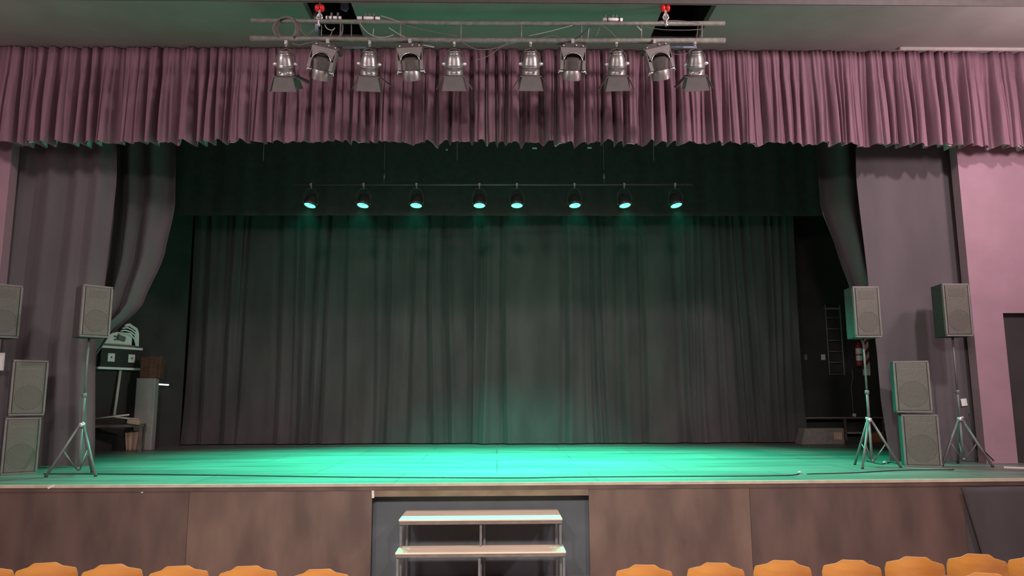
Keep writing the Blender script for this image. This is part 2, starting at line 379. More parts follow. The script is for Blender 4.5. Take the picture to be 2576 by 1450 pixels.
# ------------------------------------------------------------------ curtains
def curtain(name, pxs, Y, z0, z1, creases, label, m, amp=.09, seed=0, flare=.08, nx=420, tilt=0.0):
    rnd = random.Random(seed); x0, x1 = pxs
    cr = [(c, w, d) for c, w, d in creases]
    def fn(u, v):
        x = x0+(x1-x0)*u; z = z1+(z0-z1)*v
        y = .05*math.sin(x*2.3+seed)+.035*math.sin(x*5.9+1.3*math.sin(x*1.9)+seed)
        for c, w, d in cr:
            t = (x-c-.10*(v**2)*math.sin(c*3.7))/(w*(1+.5*v))
            if abs(t) < 4: y += d*math.exp(-t*t)*(1.0-.25*v) - .45*d*math.exp(-((t-1.7)/1.1)**2)
        fl = flare*max(0, (v-.8)/.2)**2
        y -= fl
        e = max(0, (.03-min(u, 1-u))/.03)
        return (x + .02*math.sin(v*5+x*3), Y+y+.05*e, z)
    mb_ = MB().grid(fn, nx, 26)
    cx = (x0+x1)/2
    o = rel(mb_, (cx, Y, z0)).build(name, m); o.location = (cx, Y, z0)
    return tag(o, label, 'curtain')
def creases(pxl, Y, py=820):
    rnd = random.Random(len(pxl)); return [(P(p, py, Y).x, rnd.uniform(.035, .065), rnd.uniform(.07, .16)) for p in pxl]
L = creases([492, 540, 556, 585, 601, 680, 718, 738, 782, 815, 848, 858, 925, 965, 1030, 1075, 1113], YB)
R_ = creases([1208, 1215, 1262, 1420, 1470, 1487, 1508, 1560, 1618, 1700, 1712, 1735, 1757, 1812, 1850, 1862, 1885, 1940, 1955, 1978], YB)
curtain('backdrop_curtain', (P(462, 800, YB).x, P(1222, 800, YB).x), YB+.32, SZ+.02, 8.3, L, 'black backdrop curtain, left half, hanging in soft folds behind the stage', M['black_cloth'], seed=1)
curtain('backdrop_curtain', (P(1190, 800, YB).x, P(2008, 800, YB).x), YB-.02, SZ+.02, 8.3, R_, 'black backdrop curtain, right half, overlapping the left half near the middle', M['black_cloth'], seed=2)

bz_ = P(1240, 543, 15.2).z
def bord(u, v): 
    x = P(330, 500, 15.2).x*(1-u)+P(2200, 500, 15.2).x*u
    return (x, 15.2+.012*math.sin(x*6)+.01*math.sin(x*14.5), 9.3+(bz_-9.3)*v)
o = MB().grid(bord, 200, 6).build('border_curtain', M['border']); tag(o, 'flat black border cloth hanging high in front of the backdrop top', 'curtain')
def leg(name, Y, outer, inner, z0, z1, label, nf=5, amp=.06, seed=0, m=None, nv=40):
    """outer/inner: functions of z giving the x of each side edge"""
    def fn(u, v):
        z = z1+(z0-z1)*v; xo, xi = outer(z), inner(z); x = xo+(xi-xo)*u
        w = abs(xi-xo); k = min(1.6, .5+1.1/max(w, .3)*.5)
        y = amp*k*math.sin(u*nf*2*PI+seed+.8*math.sin(u*7+seed)) + .4*amp*math.sin(u*nf*4.6+2+v*1.4)
        return (x, Y+y, z)
    mb_ = MB().grid(fn, 160, nv); cx = (outer(z0)+inner(z0))/2
    o = rel(mb_, (cx, Y, z0)).build(name, m or M['leg_cloth']); o.location = (cx, Y, z0)
    return tag(o, label, 'curtain')
def interp(pts):
    pts = sorted(pts)
    def f(z):
        if z <= pts[0][0]: return pts[0][1]
        for (a, xa), (b, xb) in zip(pts, pts[1:]):
            if z <= b:
                t = (z-a)/(b-a); t = t*t*(3-2*t)*.4+t*.6; return xa+(xb-xa)*t
        return pts[-1][1]
    return f
def edge(Y, pl): return interp([(P(px, py, Y).z, P(px, py, Y).x) for px, py in pl])
Y1, Y2 = 11.36, 12.3
leg('leg_curtain', Y1, lambda z: xl-.25, edge(Y1, [(287, 250), (288, 450), (258, 720), (236, 880), (233, 1150)]), SZ+.015, ZC+.2,
    'dark leg curtain hanging straight at the left of the stage, behind the left speakers', nf=4, seed=1)
leg('leg_curtain', Y1, lambda z: xr+.25, edge(Y1, [(2152, 250), (2154, 450), (2185, 720), (2207, 900), (2215, 1000), (2240, 1170)]), SZ+.015, ZC+.2,
    'dark leg curtain hanging straight at the right of the stage, behind the right speakers', nf=2.5, seed=3, amp=.014)
leg('side_curtain', Y2, edge(Y2, [(215, 300), (215, 1100)]), edge(Y2, [(441, 200), (438, 520), (412, 640), (355, 770), (262, 850), (215, 920), (212, 1140)]), SZ+.02, 7.9,
    'dark inner curtain on the left, swept back to the side like a tied drape', nf=3, seed=2, amp=.09)
leg('side_curtain', Y2, edge(Y2, [(2262, 300), (2262, 1100)]), edge(Y2, [(2040, 200), (2062, 520), (2105, 640), (2140, 735), (2205, 820), (2245, 900), (2250, 1140)]), SZ+.02, 7.9,
    'dark inner curtain on the right, swept back to the side like a tied drape', nf=3, seed=4, amp=.09)

# ------------------------------------------------------------------ lighting truss
YT = 9.33
def T(px, py, dy=0.0): return P(px, py, YT+dy)
truss = thing('lighting_truss', T(1228, 100), 'grey ladder truss hung below the ceiling, carrying ten stage lanterns', 'truss')
to = truss.location.copy()
def tr(mb, name, m, **k): return rel(mb, to).build(name, m, truss, **k)
top = [T(632, 52), T(900, 55), T(1160, 59), T(1500, 60), T(1823, 59)]
bot = [T(630, 97), T(900, 99), T(1130, 102), T(1500, 103), T(1824, 102)]
for pts in (top, bot):
    mb = MB().tube(pts, .031 if pts is top else .036, 14); tr(mb, 'chord', M['truss'])
for px in (857, 1008, 1160, 1312, 1463, 1614, 1766):
    mb = MB().tube([T(px, 57), T(px-1, 101)], .0105, 8); tr(mb, 'rung', M['truss'])
# two chain hoists
def hoist(px, lab):
    p = T(px, 58); h = thing('chain_hanger', p, lab, 'hanger', 'chain hangers of the truss')
    mb = MB(); z = .0; topz = ZC+.9-p.z
    k = 0; z = .05
    while z < topz:
        pts = []
        for i in range(9):
            a = 2*PI*i/8; d = .010*math.cos(a); e = .021*math.sin(a)
            pts.append((d if k % 2 else 0, 0 if k % 2 else d, z+e))
        mb.tube(pts, .0045, 6, caps=False); z += .031; k += 1
    mb.build('chain', M['bright'], h)
    mb = MB()
    for i in range(2):   # red shackle body
        mb.lathe([(0, -.042), (.038, -.032), (.052, 0), (.038, .032), (0, .042)], 16, Matrix.Translation(((-.032, .032)[i], 0, .212)) @ Matrix.Rotation(PI/2, 4, 'Y') @ Matrix.Scale(.8, 4, (0, 0, 1)))
    mb.build('shackle', M['red'], h, label='red hoist shackle')
    mb = MB()
    pts = [(.0, 0, .15), (.03, 0, .11), (.036, 0, .07), (.015, 0, .045), (-.02, 0, .05), (-.036, 0, .08), (-.02, 0, .12), (0, 0, .15)]
    mb.tube(pts, .012, 8); mb.box((0, 0, .165), (.03, .03, .035))
    mb.build('hook', M['bright'], h)
    mb = MB().tube([(0, -.04, -.01), (0, -.03, .04), (0, .03, .04), (0, .04, -.01), (0, .0, -.045), (0, -.04, -.01)], .011, 8)
    mb.tube([(0.02, -.035, -.05), (-.02, -.038, -.04)], .012, 6)
    mb.build('clamp', M['bright'], h)
hoist(803, 'metal chain hanger with red shackle at the left end of the truss')
hoist(1675, 'metal chain hanger with red shackle at the right end of the truss')

# PAR can with barn doors --------------------------------------------------
def make_par(p, label, tilt=.34, pan=0.0, swing=(.55, .55)):
    t = thing('par_can', p, label, 'stage light', 'barn door lanterns on the truss', rotz=pan)
    c = MB().tube([(0, 0, .035), (0, 0, -.055)], .010, 8).box((0, 0, -.005), (.035, .05, .06)).tube([(0, -.05, -.02), (0, -.03, -.035)], .010, 8)
    c.build('clamp', M['bright'], t)
    Mx = Matrix.Translation((0, 0, -.30)) @ Matrix.Rotation(tilt, 4, 'X') @ Matrix.Scale(1.12, 4, (0, 0, 1)) @ Matrix.Scale(1.04, 4, (1, 0, 0)) @ Matrix.Scale(1.04, 4, (0, 1, 0))
    def X(v): return Mx @ Vector(v)
    y = MB().tube([(-.128, 0, -.30), (-.120, 0, -.19), (-.07, 0, -.10), (0, 0, -.08), (.07, 0, -.10), (.120, 0, -.19), (.128, 0, -.30)], .007, 8)
    y.build('yoke', M['can_dark'], t)
    b = MB()
    b.lathe([(0, .152), (.062, .150), (.070, .143), (.072, .132), (.062, .128), (.082, .105), (.100, .06), (.110, 0), (.115, -.03), (.118, -.032), (.118, -.042), (.115, -.044), (.116, -.115), (.120, -.118), (.120, -.130), (.105, -.130)], 32, Mx)
    b.build('body', M['can'], t)
    MB().lathe([(.108, -.125), (.03, -.105), (0, -.10)], 24, Mx).build('lens', M['black_plastic'], t)
    for sx in (-1, 1):
        k = MB(); k.lathe([(0, 0), (.022, .004), (.026, .022), (.012, .05), (0, .054)], 12, Mx @ Matrix.Translation((sx*.106, 0, .0)) @ Matrix.Rotation(sx*PI/2, 4, 'Y'))
        k.build('knob', M['bright'], t)
    f = MB(); s = .135
    f.box(X((0, 0, -.138)), (.27, .27, .012), Mx.to_3x3())
    f.build('frame', M['can_dark'], t)
    for sx in (-.05, .05):
        MB().lathe([(0, 0), (.010, .0), (.010, .012), (0, .014)], 10, Mx @ Matrix.Translation((sx, -.112, -.09)) @ Matrix.Rotation(PI/2, 4, 'X')).build('screw', M['bright'], t)
    # flaps: hinge at the frame edge, opening outwards by an angle
    for q, (ang, w0, w1, ln) in enumerate(((.30, .115, .155, .165), (swing[0], .11, .14, .17), (.35, .115, .155, .165), (swing[1], .11, .14, .17))):
        Rq = Mx @ Matrix.Rotation(-PI/2*q, 4, 'Z') @ Matrix.Translation((0, -.138, -.146)) @ Matrix.Rotation(-ang, 4, 'X')
        g = MB().prism([(-w0, 0), (w0, 0), (w1, -ln), (-w1, -ln)], -.002, .002, Rq)
        g.build('barn_door', M['flap'], t)
    return t
parspec = [(720, 'leftmost barn door lantern on the truss, its right flap swung wide', .0, (.35, 1.15), .36),
           (930, 'barn door lantern between the two left-hand box lanterns', .12, (.45, 1.0), .34),
           (1143, 'barn door lantern third from the left, near the middle of the truss', .0, (.55, .55), .32),
           (1335, 'barn door lantern just right of the truss middle', .0, (.6, .6), .32),
           (1551, 'barn door lantern between the two right-hand box lanterns', -.1, (.6, .5), .34),
           (1748, 'rightmost barn door lantern on the truss', -.15, (.8, .5), .36)]
for px, lab, pan, sw, tl in parspec:
    tl += .14
    make_par(T(px, 108, -.0), lab, tl, pan, sw)

# box (fresnel) lantern -----------------------------------------------------
def make_fresnel(p, label, roll=0.0):
    t = thing('fresnel_lantern', p, label, 'stage light', 'box lanterns on the truss')
    MB().tube([(0, 0, .04), (0, 0, -.045)], .011, 8).box((0, -.02, .0), (.035, .06, .055)).build('clamp', M['bright'], t)
    Mx = Matrix.Translation((0, 0, -.06)) @ Matrix.Rotation(roll, 4, 'Y') @ Matrix.Rotation(.10, 4, 'X')
    R3 = Mx.to_3x3()
    b = MB(); b.prism([(-.12, .0), (-.09, .025), (.09, .025), (.12, .0), (.168, -.012), (.150, -.045), (-.150, -.045), (-.168, -.012)], -.09, .10, Mx)
    b.build('top_cover', M['cover'], t, bevel=.006)
    for x in (-.115, .035, .115):
        MB().lathe([(0, 0), (.011, 0), (.011, .012), (0, .016)], 10, Mx @ Matrix.Translation((x, -.09, -.005-.02*abs(x)*4)) @ Matrix.Rotation(PI/2, 4, 'X')).build('bolt', M['bright'], t)
    # housing: a front plate with an arch opening over the drum
    ar = []
    for i in range(13):
        a = PI*i/12; ar.append((-.112*math.cos(a), -.200+.092*math.sin(a)))
    poly_outer = [(-.15, -.34), (-.15, -.085), (.15, -.085), (.15, -.34)]
    h = MB()
    n = len(ar); outer = []
    for i in range(n):
        t_ = i/(n-1)
        outer.append((-.15+.30*t_, -.046))
    vs = []
    for yy in (-.125, -.110):
        vs += [Mx @ Vector((x, yy, z)) for x, z in ar] + [Mx @ Vector((x, yy, z)) for x, z in outer]
    fs = []
    for i in range(n-1):
        fs += [(i, i+1, n+i+1, n+i), (2*n+i, 3*n+i, 3*n+i+1, 2*n+i+1), (i, 2*n+i, 2*n+i+1, i+1)]
    h.add(vs, fs)
    for sx in (-1, 1):
        h.box(Mx @ Vector((sx*.131, -.1175, -.255)), (.038, .015, .112), R3)
        h.box(Mx @ Vector((sx*.145, -.07, -.18)), (.008, .10, .25), R3)
    h.box(Mx @ Vector((0, -.02, -.12)), (.29, .008, .14), R3)
    h.build('housing', M['plate'], t)
    e = MB().tube([Mx @ Vector((x*.98, -.128, z-.002)) for x, z in ar], .0075, 8)
    e.build('arch_rim', M['chrome'], t, label='bright rim of the arch')
    Dx = Mx @ Matrix.Translation((0, -.055, -.21)) @ Matrix.Rotation(.50, 4, 'X')
    d = MB(); prof = [(.0, .07), (.07, .065), (.095, .045)]
    d.lathe(prof, 28, Dx)
    d.build('lamp_cap', M['can_dark'], t)
    d = MB(); vs = []; fs = []; n = 96
    for zi, z in enumerate((.045, -.075)):
        for i in range(n):
            r = .100 + (.006 if i % 2 else -.003); vs.append(Dx @ Vector((r*math.cos(2*PI*i/n), r*math.sin(2*PI*i/n), z)))
    for i in range(n): fs.append((i, (i+1) % n, n+(i+1) % n, n+i))
    d.add(vs, fs); d.build('ribbed_drum', M['can'], t)
    d = MB().lathe([(.106, -.07), (.112, -.078), (.112, -.19)], 32, Dx)
    d.build('snout', M['can'], t)
    MB().lathe([(.112, -.19), (.104, -.19), (.104, -.165), (0, -.16)], 32, Dx).build('lens', M['void'], t)
    for sx in (-1, 1):
        k = MB().tube([Dx @ Vector((sx*.105, -.05, -.085)), Dx @ Vector((sx*.150, -.06, -.085))], .011, 8)
        k.tube([Dx @ Vector((sx*.15, -.06, -.07)), Dx @ Vector((sx*.165, -.06, -.11))], .006, 6)
        k.build('wing_nut', M['bright'], t)
    return t
for px, lab, r in ((826, 'box lantern second from the left on the truss, tilted to the right', .24),
                   (1032, 'box lantern fourth from the left on the truss, under the tube with a ribbed drum', -.06),
                   (1440, 'box lantern right of the truss middle, hanging almost upright', .03),
                   (1645, 'box lantern second from the right on the truss, tilted to the left', -.24)):
    make_fresnel(T(px, 108, -.0), lab, r).scale = (1.12,)*3

# white couplers, rods, coil and cables on the truss --------------------------
def coupler(x0, x1, py, bands, prongs, lab):
    a, b = T(x0, py, .0), T(x1, py+1, .0); c = (a+b)/2; t = thing('tube_fitting', c, lab, 'fitting', 'white fittings behind the truss')  # unlit white coupler along the upper tube
    MB().tube([a-c, b-c], .024, 12).build('sleeve', M['white'], t)
    for x in bands:
        p = T(x, py, .0)-c; MB().tube([p-Vector((.009, 0, 0)), p+Vector((.009, 0, 0))], .028, 12).box(p-Vector((0, 0, .04)), (.016, .05, .05)).build('band', M['black_plastic'], t)
    for x in prongs:
        p = T(x, py-7, .04)-c; MB().tube([p-Vector((0, 0, .02)), p+Vector((0, 0, .03))], .016, 8).build('prong', M['steel_paint'], t)
coupler(820, 858, 44.5, (826, 837, 851), (834, 850), 'short white fitting with dark bands beside the left chain hanger')
coupler(899, 956, 45.5, (913, 943), (920, 930, 940), 'longest white fitting with dark bands on the left of the truss')
coupler(1517, 1566, 49, (1528, 1558), (1522, 1541, 1550), 'white fitting with dark bands on the right of the truss')
for x0, x1, y, lab in ((862, 922, 120, 'pale metal rod behind the second and third lanterns from the left'), (1678, 1752, 119, 'pale metal rod between the two rightmost lanterns')):
    o = MB().tube([T(x0, y, .25), T(x1, y, .25)], .014, 10).build('metal_rod', M['bluegrey']); tag(o, lab, 'rod', 'rods behind the truss')
c = T(720, 73, -.04); coil = MB()
for k in range(7):
    pts = [(.15*math.cos(a)*(1+.03*k*math.sin(a)) + .008*k-.02, -.02+.009*k, .165*math.sin(a)+.012*math.sin(2*a+k)) for a in [PI*(.0-.25)+PI*1.5*i/20 for i in range(21)]]
    coil.tube(pts, .0075, 6)
o = coil.build('cable_coil', M['cable']); o.location = c; tag(o, 'coil of cable looped over the left end of the truss', 'cable')
cables = [
    ([(752, 72), (775, 94), (800, 97), (840, 92)], .005, 'cable', 'thin cable sagging right of the cable coil'),
    ([(770, 92), (797, 70)], .0045, 'cable', 'short cable slanting up from the lower tube near the coil'),
    ([(817, 62), (823, 72), (836, 76), (842, 70)], .007, 'rope', 'kinked pale cord below the short white fitting'),
    ([(809, 64), (809, 96)], .007, 'cable', 'straight cable drop just right of the left chain hanger'),
    ([(836, 78), (832, 88), (826, 96)], .006, 'cable', 'short cable running down to the second lantern'),
    ([(862, 62), (862, 75), (858, 88), (838, 100)], .008, 'cable', 'thick cable curling beside the first truss rung'),
    ([(884, 62), (884, 96)], .007, 'cable', 'straight cable drop right of the first rung'),
    ([(905, 58), (918, 76), (938, 90), (966, 94), (990, 88)], .006, 'rope', 'pale cable sagging under the longest white fitting'),
    ([(938, 90), (940, 72)], .006, 'rope', 'short upright cord stub near the third lantern'),
    ([(958, 40), (985, 48), (1005, 56)], .006, 'rope', 'cord slanting down from the right end of the longest fitting'),
    ([(978, 70), (1000, 84), (1020, 94)], .006, 'rope', 'short slanting cord above the fourth lantern'),
    ([(1010, 60), (1060, 74), (1150, 92)], .0045, 'cable', 'long thin cable sloping down to the middle of the truss'),
    ([(1165, 108), (1200, 124), (1245, 122), (1278, 108)], .006, 'cable', 'cable sagging below the truss near its middle'),
    ([(1195, 152), (1230, 140), (1262, 118), (1300, 106)], .0045, 'cable', 'thin cable hanging low in front of the valance middle'),
    ([(1330, 90), (1370, 82), (1440, 64)], .0045, 'rope', 'thin cord rising from the middle of the truss to the right'),
    ([(1290, 94), (1350, 98), (1390, 90), (1410, 98)], .005, 'cable', 'wavy cable lying along the lower tube right of the middle'),
    ([(1400, 112), (1425, 110), (1440, 102), (1460, 90), (1485, 66)], .007, 'cable_black', 'black cable running from the seventh lantern up to the upper tube'),
    ([(1482, 68), (1479, 96)], .006, 'rope', 'short pale cord drop right of the fifth rung'),
    ([(1508, 70), (1500, 92)], .005, 'cable', 'short slanting cable left of the right white fitting'),
    ([(1518, 66), (1536, 80), (1552, 97)], .006, 'cable', 'cable slanting down below the right white fitting'),
    ([(1602, 66), (1614, 78)], .011, 'rope', 'short thick strap at the sixth rung'),
    ([(1620, 66), (1660, 74), (1720, 76), (1764, 74)], .005, 'cable', 'thin cable sagging across the right hatch'),
    ([(1756, 64), (1752, 98)], .005, 'cable', 'thin cable drop at the last rung of the truss'),
    ([(1655, 54), (1700, 52), (1760, 58)], .006, 'cable', 'cable arching over the upper tube at the right hanger'),
    ([(1680, 132), (1712, 138), (1740, 130)], .004, 'cable', 'fine cable sagging between the last two lanterns'),
    ([(735, 108), (752, 114), (772, 109), (800, 104)], .006, 'cable', 'cable looping under the lower tube by the leftmost lantern'),
    ([(1064, 113), (1092, 119)], .009, 'rope', 'pale strap end hanging right of the fourth lantern'),
]
for pts, r, m, lab in cables:
    W3 = [T(x, y, -.03) for x, y in pts]
    if len(W3) > 2:   # smooth
        out = []
        for i in range(len(W3)-1):
            p0, p1, p2, p3 = W3[max(i-1, 0)], W3[i], W3[i+1], W3[min(i+2, len(W3)-1)]
            for k in range(5):
                t = k/5; out.append(.5*((2*p1)+(-p0+p2)*t+(2*p0-5*p1+4*p2-p3)*t*t+(-p0+3*p1-3*p2+p3)*t**3))
        out.append(W3[-1]); W3 = out
    o0 = W3[0]; mb = MB().tube([p-o0 for p in W3], r, 6); o = mb.build('power_cable', M[m]); o.location = o0
    tag(o, lab, 'cable')
# straps inside the left hatch
o = MB().tube([P(789, 5, YT+.35), P(799, 92, YT+.35)], .022, 8).build('hanging_strap', M['bluegrey']); tag(o, 'blue grey strap hanging from the left ceiling hatch', 'strap')
a = P(866, 18, YT+.2)
o = MB().prism([(-.05, .12), (.05, .12), (.06, -.01), (.03, -.07), (-.05, -.03)], -.01, .01).build('bracket', M['bluegrey']); o.location = a; tag(o, 'small blue grey bracket inside the left ceiling hatch', 'bracket')

# ------------------------------------------------------------------ LED bar and lamps
YL = 12.4
bar0, bar1 = P(735, 465, YL), P(1742, 465, YL)
o = MB().tube([bar0, (bar0+bar1)/2, bar1], .018, 10).build('lighting_bar', M['black_plastic']); tag(o, 'thin dark horizontal bar carrying eight green lamps', 'bar')
def make_led(px, lab, roll):
    p = P(px, 465, YL); t = thing('led_lamp', p, lab, 'stage light', 'green lamps on the bar')
    MB().tube([(0, 0, .03), (0, 0, -.07)], .010, 8).box((0, 0, 0), (.035, .05, .05)).build('clamp', M['steel_paint'], t)
    hz = -(p.z - P(px, 512, YL).z)
    MB().tube([(-.118, 0, hz), (-.118, 0, hz+.16), (-.06, 0, -.075), (.06, 0, -.075), (.118, 0, hz+.16), (.118, 0, hz)], .006, 8).build('yoke', M['led_body'], t)
    Mx = Matrix.Translation((0, 0, hz)) @ Matrix.Rotation(roll, 4, 'Y') @ Matrix.Rotation(-.24, 4, 'X')
    MB().lathe([(0, .16), (.06, .155), (.095, .11), (.108, .0), (.110, -.05), (.100, -.05), (.098, -.02)], 28, Mx).build('body', M['led_body'], t)
    MB().lathe([(.1, -.038), (.06, -.042), (0, -.043)], 28, Mx).build('lens', M['led'], t, label='glowing green lens')
    for sx in (-1, 1): MB().lathe([(0, 0), (.014, 0), (.014, .014), (0, .016)], 10, Mx @ Matrix.Translation((sx*.108, 0, 0)) @ Matrix.Rotation(sx*PI/2, 4, 'Y')).build('knob', M['can_dark'], t)
    l = bpy.data.lights.new('lamp_light', 'SPOT'); l.energy = LED_POWER; l.color = LED_COL; l.spot_size = math.radians(100); l.spot_blend = 0.62; l.shadow_soft_size = .07
    lo = bpy.data.objects.new('lamp_light', l); COL.objects.link(lo); lo.parent = t
    lo.matrix_local = Mx @ Matrix.Translation((0, 0, -.06)) @ Matrix.Rotation(-roll*.75, 4, 'Y') @ Matrix.Rotation(.34 if 1200 < px < 1310 else .11, 4, 'X')
    return t
ords = ['leftmost green lamp on the bar above the stage', 'green lamp second from the left on the bar', 'green lamp third from the left on the bar', 'left one of the two green lamps close together mid bar',
        'right one of the two green lamps close together mid bar', 'green lamp third from the right on the bar', 'green lamp second from the right on the bar', 'rightmost green lamp on the bar above the stage']
for px, lab, r in zip((783, 915, 1048, 1206, 1300, 1445, 1570, 1698), ords, (.17, .12, .04, .0, .0, -.06, -.11, -.16)):
    make_led(px, lab, r)
for px, y0, y1, lab in ((966, 425, 452, 'left hanger of the green lamp bar'), (1520, 420, 450, 'right hanger of the green lamp bar')):
    p = P(px, 463, YL); t = thing('bar_hanger', p, lab + ', thin wire with turnbuckle', 'hanger', 'hangers of the lamp bar')
    MB().tube([(0, 0, .0), (0, 0, 9.55-p.z)], .004, 6).build('wire', M['can_dark'], t)
    MB().tube([(0, 0, .1), (0, 0, .24)], .014, 8).build('turnbuckle', M['steel_paint'], t)
for px, lab in ((662, 'thin hanging rod below the valance hem, left'), (1150, 'thin hanging rod below the valance hem, near the middle'), (1645, 'thin hanging rod below the valance hem, right')):
    p = P(px, 404, 11.9); o = MB().tube([(0, 0, 0), (0, 0, 9.55-p.z)], .006, 6).build('hanging_rod', M['can_dark']); o.location = p; tag(o, lab, 'rod', 'rods hanging behind the valance')
for px, py, w, lab in ((1124, 377, .03, 'smallest pale tag under the valance, left of the middle'), (1345, 373, .08, 'pale tag under the valance, right of the middle'), (1483, 372, .07, 'pale tag under the valance above the third lamp from the right')):
    p = P(px, py, 12.0); t = thing('hanging_tag', p, lab, 'tag', 'pale tags on wires'); MB().box((0, 0, 0), (w, .02, .02)).build('card', M['white'], t)
    MB().tube([(0, 0, .01), (0, 0, 9.58-p.z)], .002, 5).build('wire', M['black_plastic'], t)

# ------------------------------------------------------------------ loudspeakers
def cabinet(t, w, d, h, z0=0.0, sub=False):
    back = w*.80
    plan = [(-w/2, -d/2), (w/2, -d/2), (w/2, -d/2+.06), (back/2, d/2), (-back/2, d/2), (-w/2, -d/2+.06)]
    if sub: plan = [(-w/2, -d/2), (w/2, -d/2), (w/2, d/2), (-w/2, d/2)]
    n = len(plan); vs = [(x, y, z0) for x, y in plan]+[(x, y, z0+h) for x, y in plan]
    fs = [tuple(reversed(range(n))), tuple(range(n, 2*n))]+[(i, (i+1) % n, (i+1) % n+n, i+n) for i in range(n)]
    MB().add(vs, fs).build('cabinet', M['cab'], t, bevel=.012)
    g = MB(); gw, gh = w-.06, h-.06; zc = z0+h/2; yf = -d/2
    g.bx((-gw/2, yf-.014, zc-gh/2), (gw/2, yf-.001, zc+gh/2)); g.build('grille', M['grille'], t, bevel=.005)
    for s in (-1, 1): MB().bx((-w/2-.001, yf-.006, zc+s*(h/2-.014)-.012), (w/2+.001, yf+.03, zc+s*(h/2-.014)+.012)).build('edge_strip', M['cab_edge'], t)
    for s in (-1, 1): MB().bx((s*(w/2-.008)-.012, yf-.010, z0+.03), (s*(w/2-.008)+.012, yf+.03, z0+h-.03)).build('lit_corner_strip', M['corner'], t)  # light catching the front chamfers, put in as paler strips
    r = gw*.465; k = MB(); zz = zc-gh/2+r+.05
    pts = [(r*math.cos(2*PI*i/28), yf-.0145, zz+r*math.sin(2*PI*i/28)) for i in range(29)]
    k.tube(pts, .0035, 6, caps=False)
    k.add([(r*math.cos(2*PI*i/28), yf-.0155, zz+r*math.sin(2*PI*i/28)) for i in range(28)], [tuple(range(28))])
    k.build('speaker_cone', M['grille_cone'], t, label='round driver showing through the grille')
    if not sub:
        MB().bx((-gw*.36, yf-.016, zc+gh*.27), (gw*.36, yf-.0135, zc+gh*.44)).build('horn', M['grille_cone'], t)
    else:
        MB().bx((-gw*.40, yf-.016, zc+gh*.36), (gw*.40, yf-.0135, zc+gh*.37)).build('grille_fold', M['cab_edge'], t)
def speaker(px, Y, pt, pb, w, d, ang, lab):
    b = P(px, pb, Y); h = P(px, pt, Y).z-b.z
    t = thing('loudspeaker', b, lab, 'loudspeaker', 'loudspeakers on stands', rotz=ang); cabinet(t, w, d, h); return b
def sub(px, Y, z0, h, w, d, ang, lab):
    p = P(px, 1100, Y); t = thing('subwoofer', (p.x, Y, z0), lab, 'loudspeaker', 'stacked bass cabinets', rotz=ang); cabinet(t, w, d, h, sub=True)
def stand(b, rot, lab):
    h = b.z-SZ; t = thing('speaker_stand', (b.x, b.y, SZ), lab, 'speaker stand', 'tripod speaker stands', rotz=rot)
    MB().tube([(0, 0, .62), (0, 0, 1.05)], .019, 10).tube([(0, 0, .06), (0, 0, .63)], .017, 10).build('lower_pole', M['steel_paint'], t)
    MB().tube([(0, 0, 1.04), (0, 0, h-.001)], .0145, 10).build('upper_pole', M['steel_paint'], t)
    MB().lathe([(.02, -.03), (.03, -.02), (.03, .02), (.02, .03)], 12, Matrix.Translation((0, 0, 1.05))).tube([(0, 0, 1.05), (-.07, 0, 1.05)], .007, 6).build('collar', M['steel_paint'], t)
    MB().lathe([(.02, -.03), (.04, -.02), (.04, .02), (.02, .03)], 12, Matrix.Translation((0, 0, .66))).tube([(0, 0, .67), (.05, -.02, .69)], .014, 6).build('hub', M['bright'], t)
    MB().lathe([(.02, -.02), (.03, -.02), (.03, .02), (.02, .02)], 12, Matrix.Translation((0, 0, .09))).build('lower_hub', M['steel_paint'], t)
    for k in range(3):
        a = 2*PI*k/3; c, s = math.cos(a), math.sin(a)
        l = MB().tube([(c*.03, s*.03, .65), (c*.36, s*.36, .012)], .0175, 8).build('leg', M['steel_paint'], t)
        MB().tube([(c*.36, s*.36, .0), (c*.36, s*.36, .035)], .02, 8).build('rubber_foot', M['black_plastic'], l)
        MB().tube([(c*.03, s*.03, .09), (c*.195, s*.195, .33)], .009, 8).build('brace', M['steel_paint'], t)
    return t
b = speaker(224, 10.15, 722, 851, .37, .36, .86, 'loudspeaker on the stand left of stage, beside the left bass stack'); stand(b, math.radians(-28), 'tripod stand under the left loudspeaker, one leg lit green')
b = speaker(-4, 10.35, 719, 852, .38, .36, .80, 'loudspeaker cut off by the left edge of the photo'); stand(b, math.radians(80), 'tripod stand at the far left edge, mostly outside the photo')
b = speaker(2171, 10.6, 725, 852, .37, .36, .0, 'loudspeaker in front of the red and white sign, right of stage'); stand(b, math.radians(-92-45), 'tripod stand right of stage with its front leg lit bright green')
b = speaker(2396, 10.75, 718, 849, .39, .36, .0, 'rightmost loudspeaker, before the purple wall'); stand(b, math.radians(-50), 'tripod stand under the rightmost loudspeaker')
zc = P(70, 1047, 10.15).z
SH = .755
sub(52, 10.42, SZ+.001, SH, .41, .20, .72, 'lower bass cabinet of the left stack, standing on the deck')
sub(58, 10.42, SZ+SH+.025, SH, .41, .20, .72, 'upper bass cabinet of the left stack')
sub(2312, 10.72, SZ+.001, SH-.02, .46, .36, -.37, 'lower bass cabinet of the right stack, standing on the deck')
sub(2301, 10.72, SZ+SH+.005, SH-.02, .45, .36, -.37, 'upper bass cabinet of the right stack')

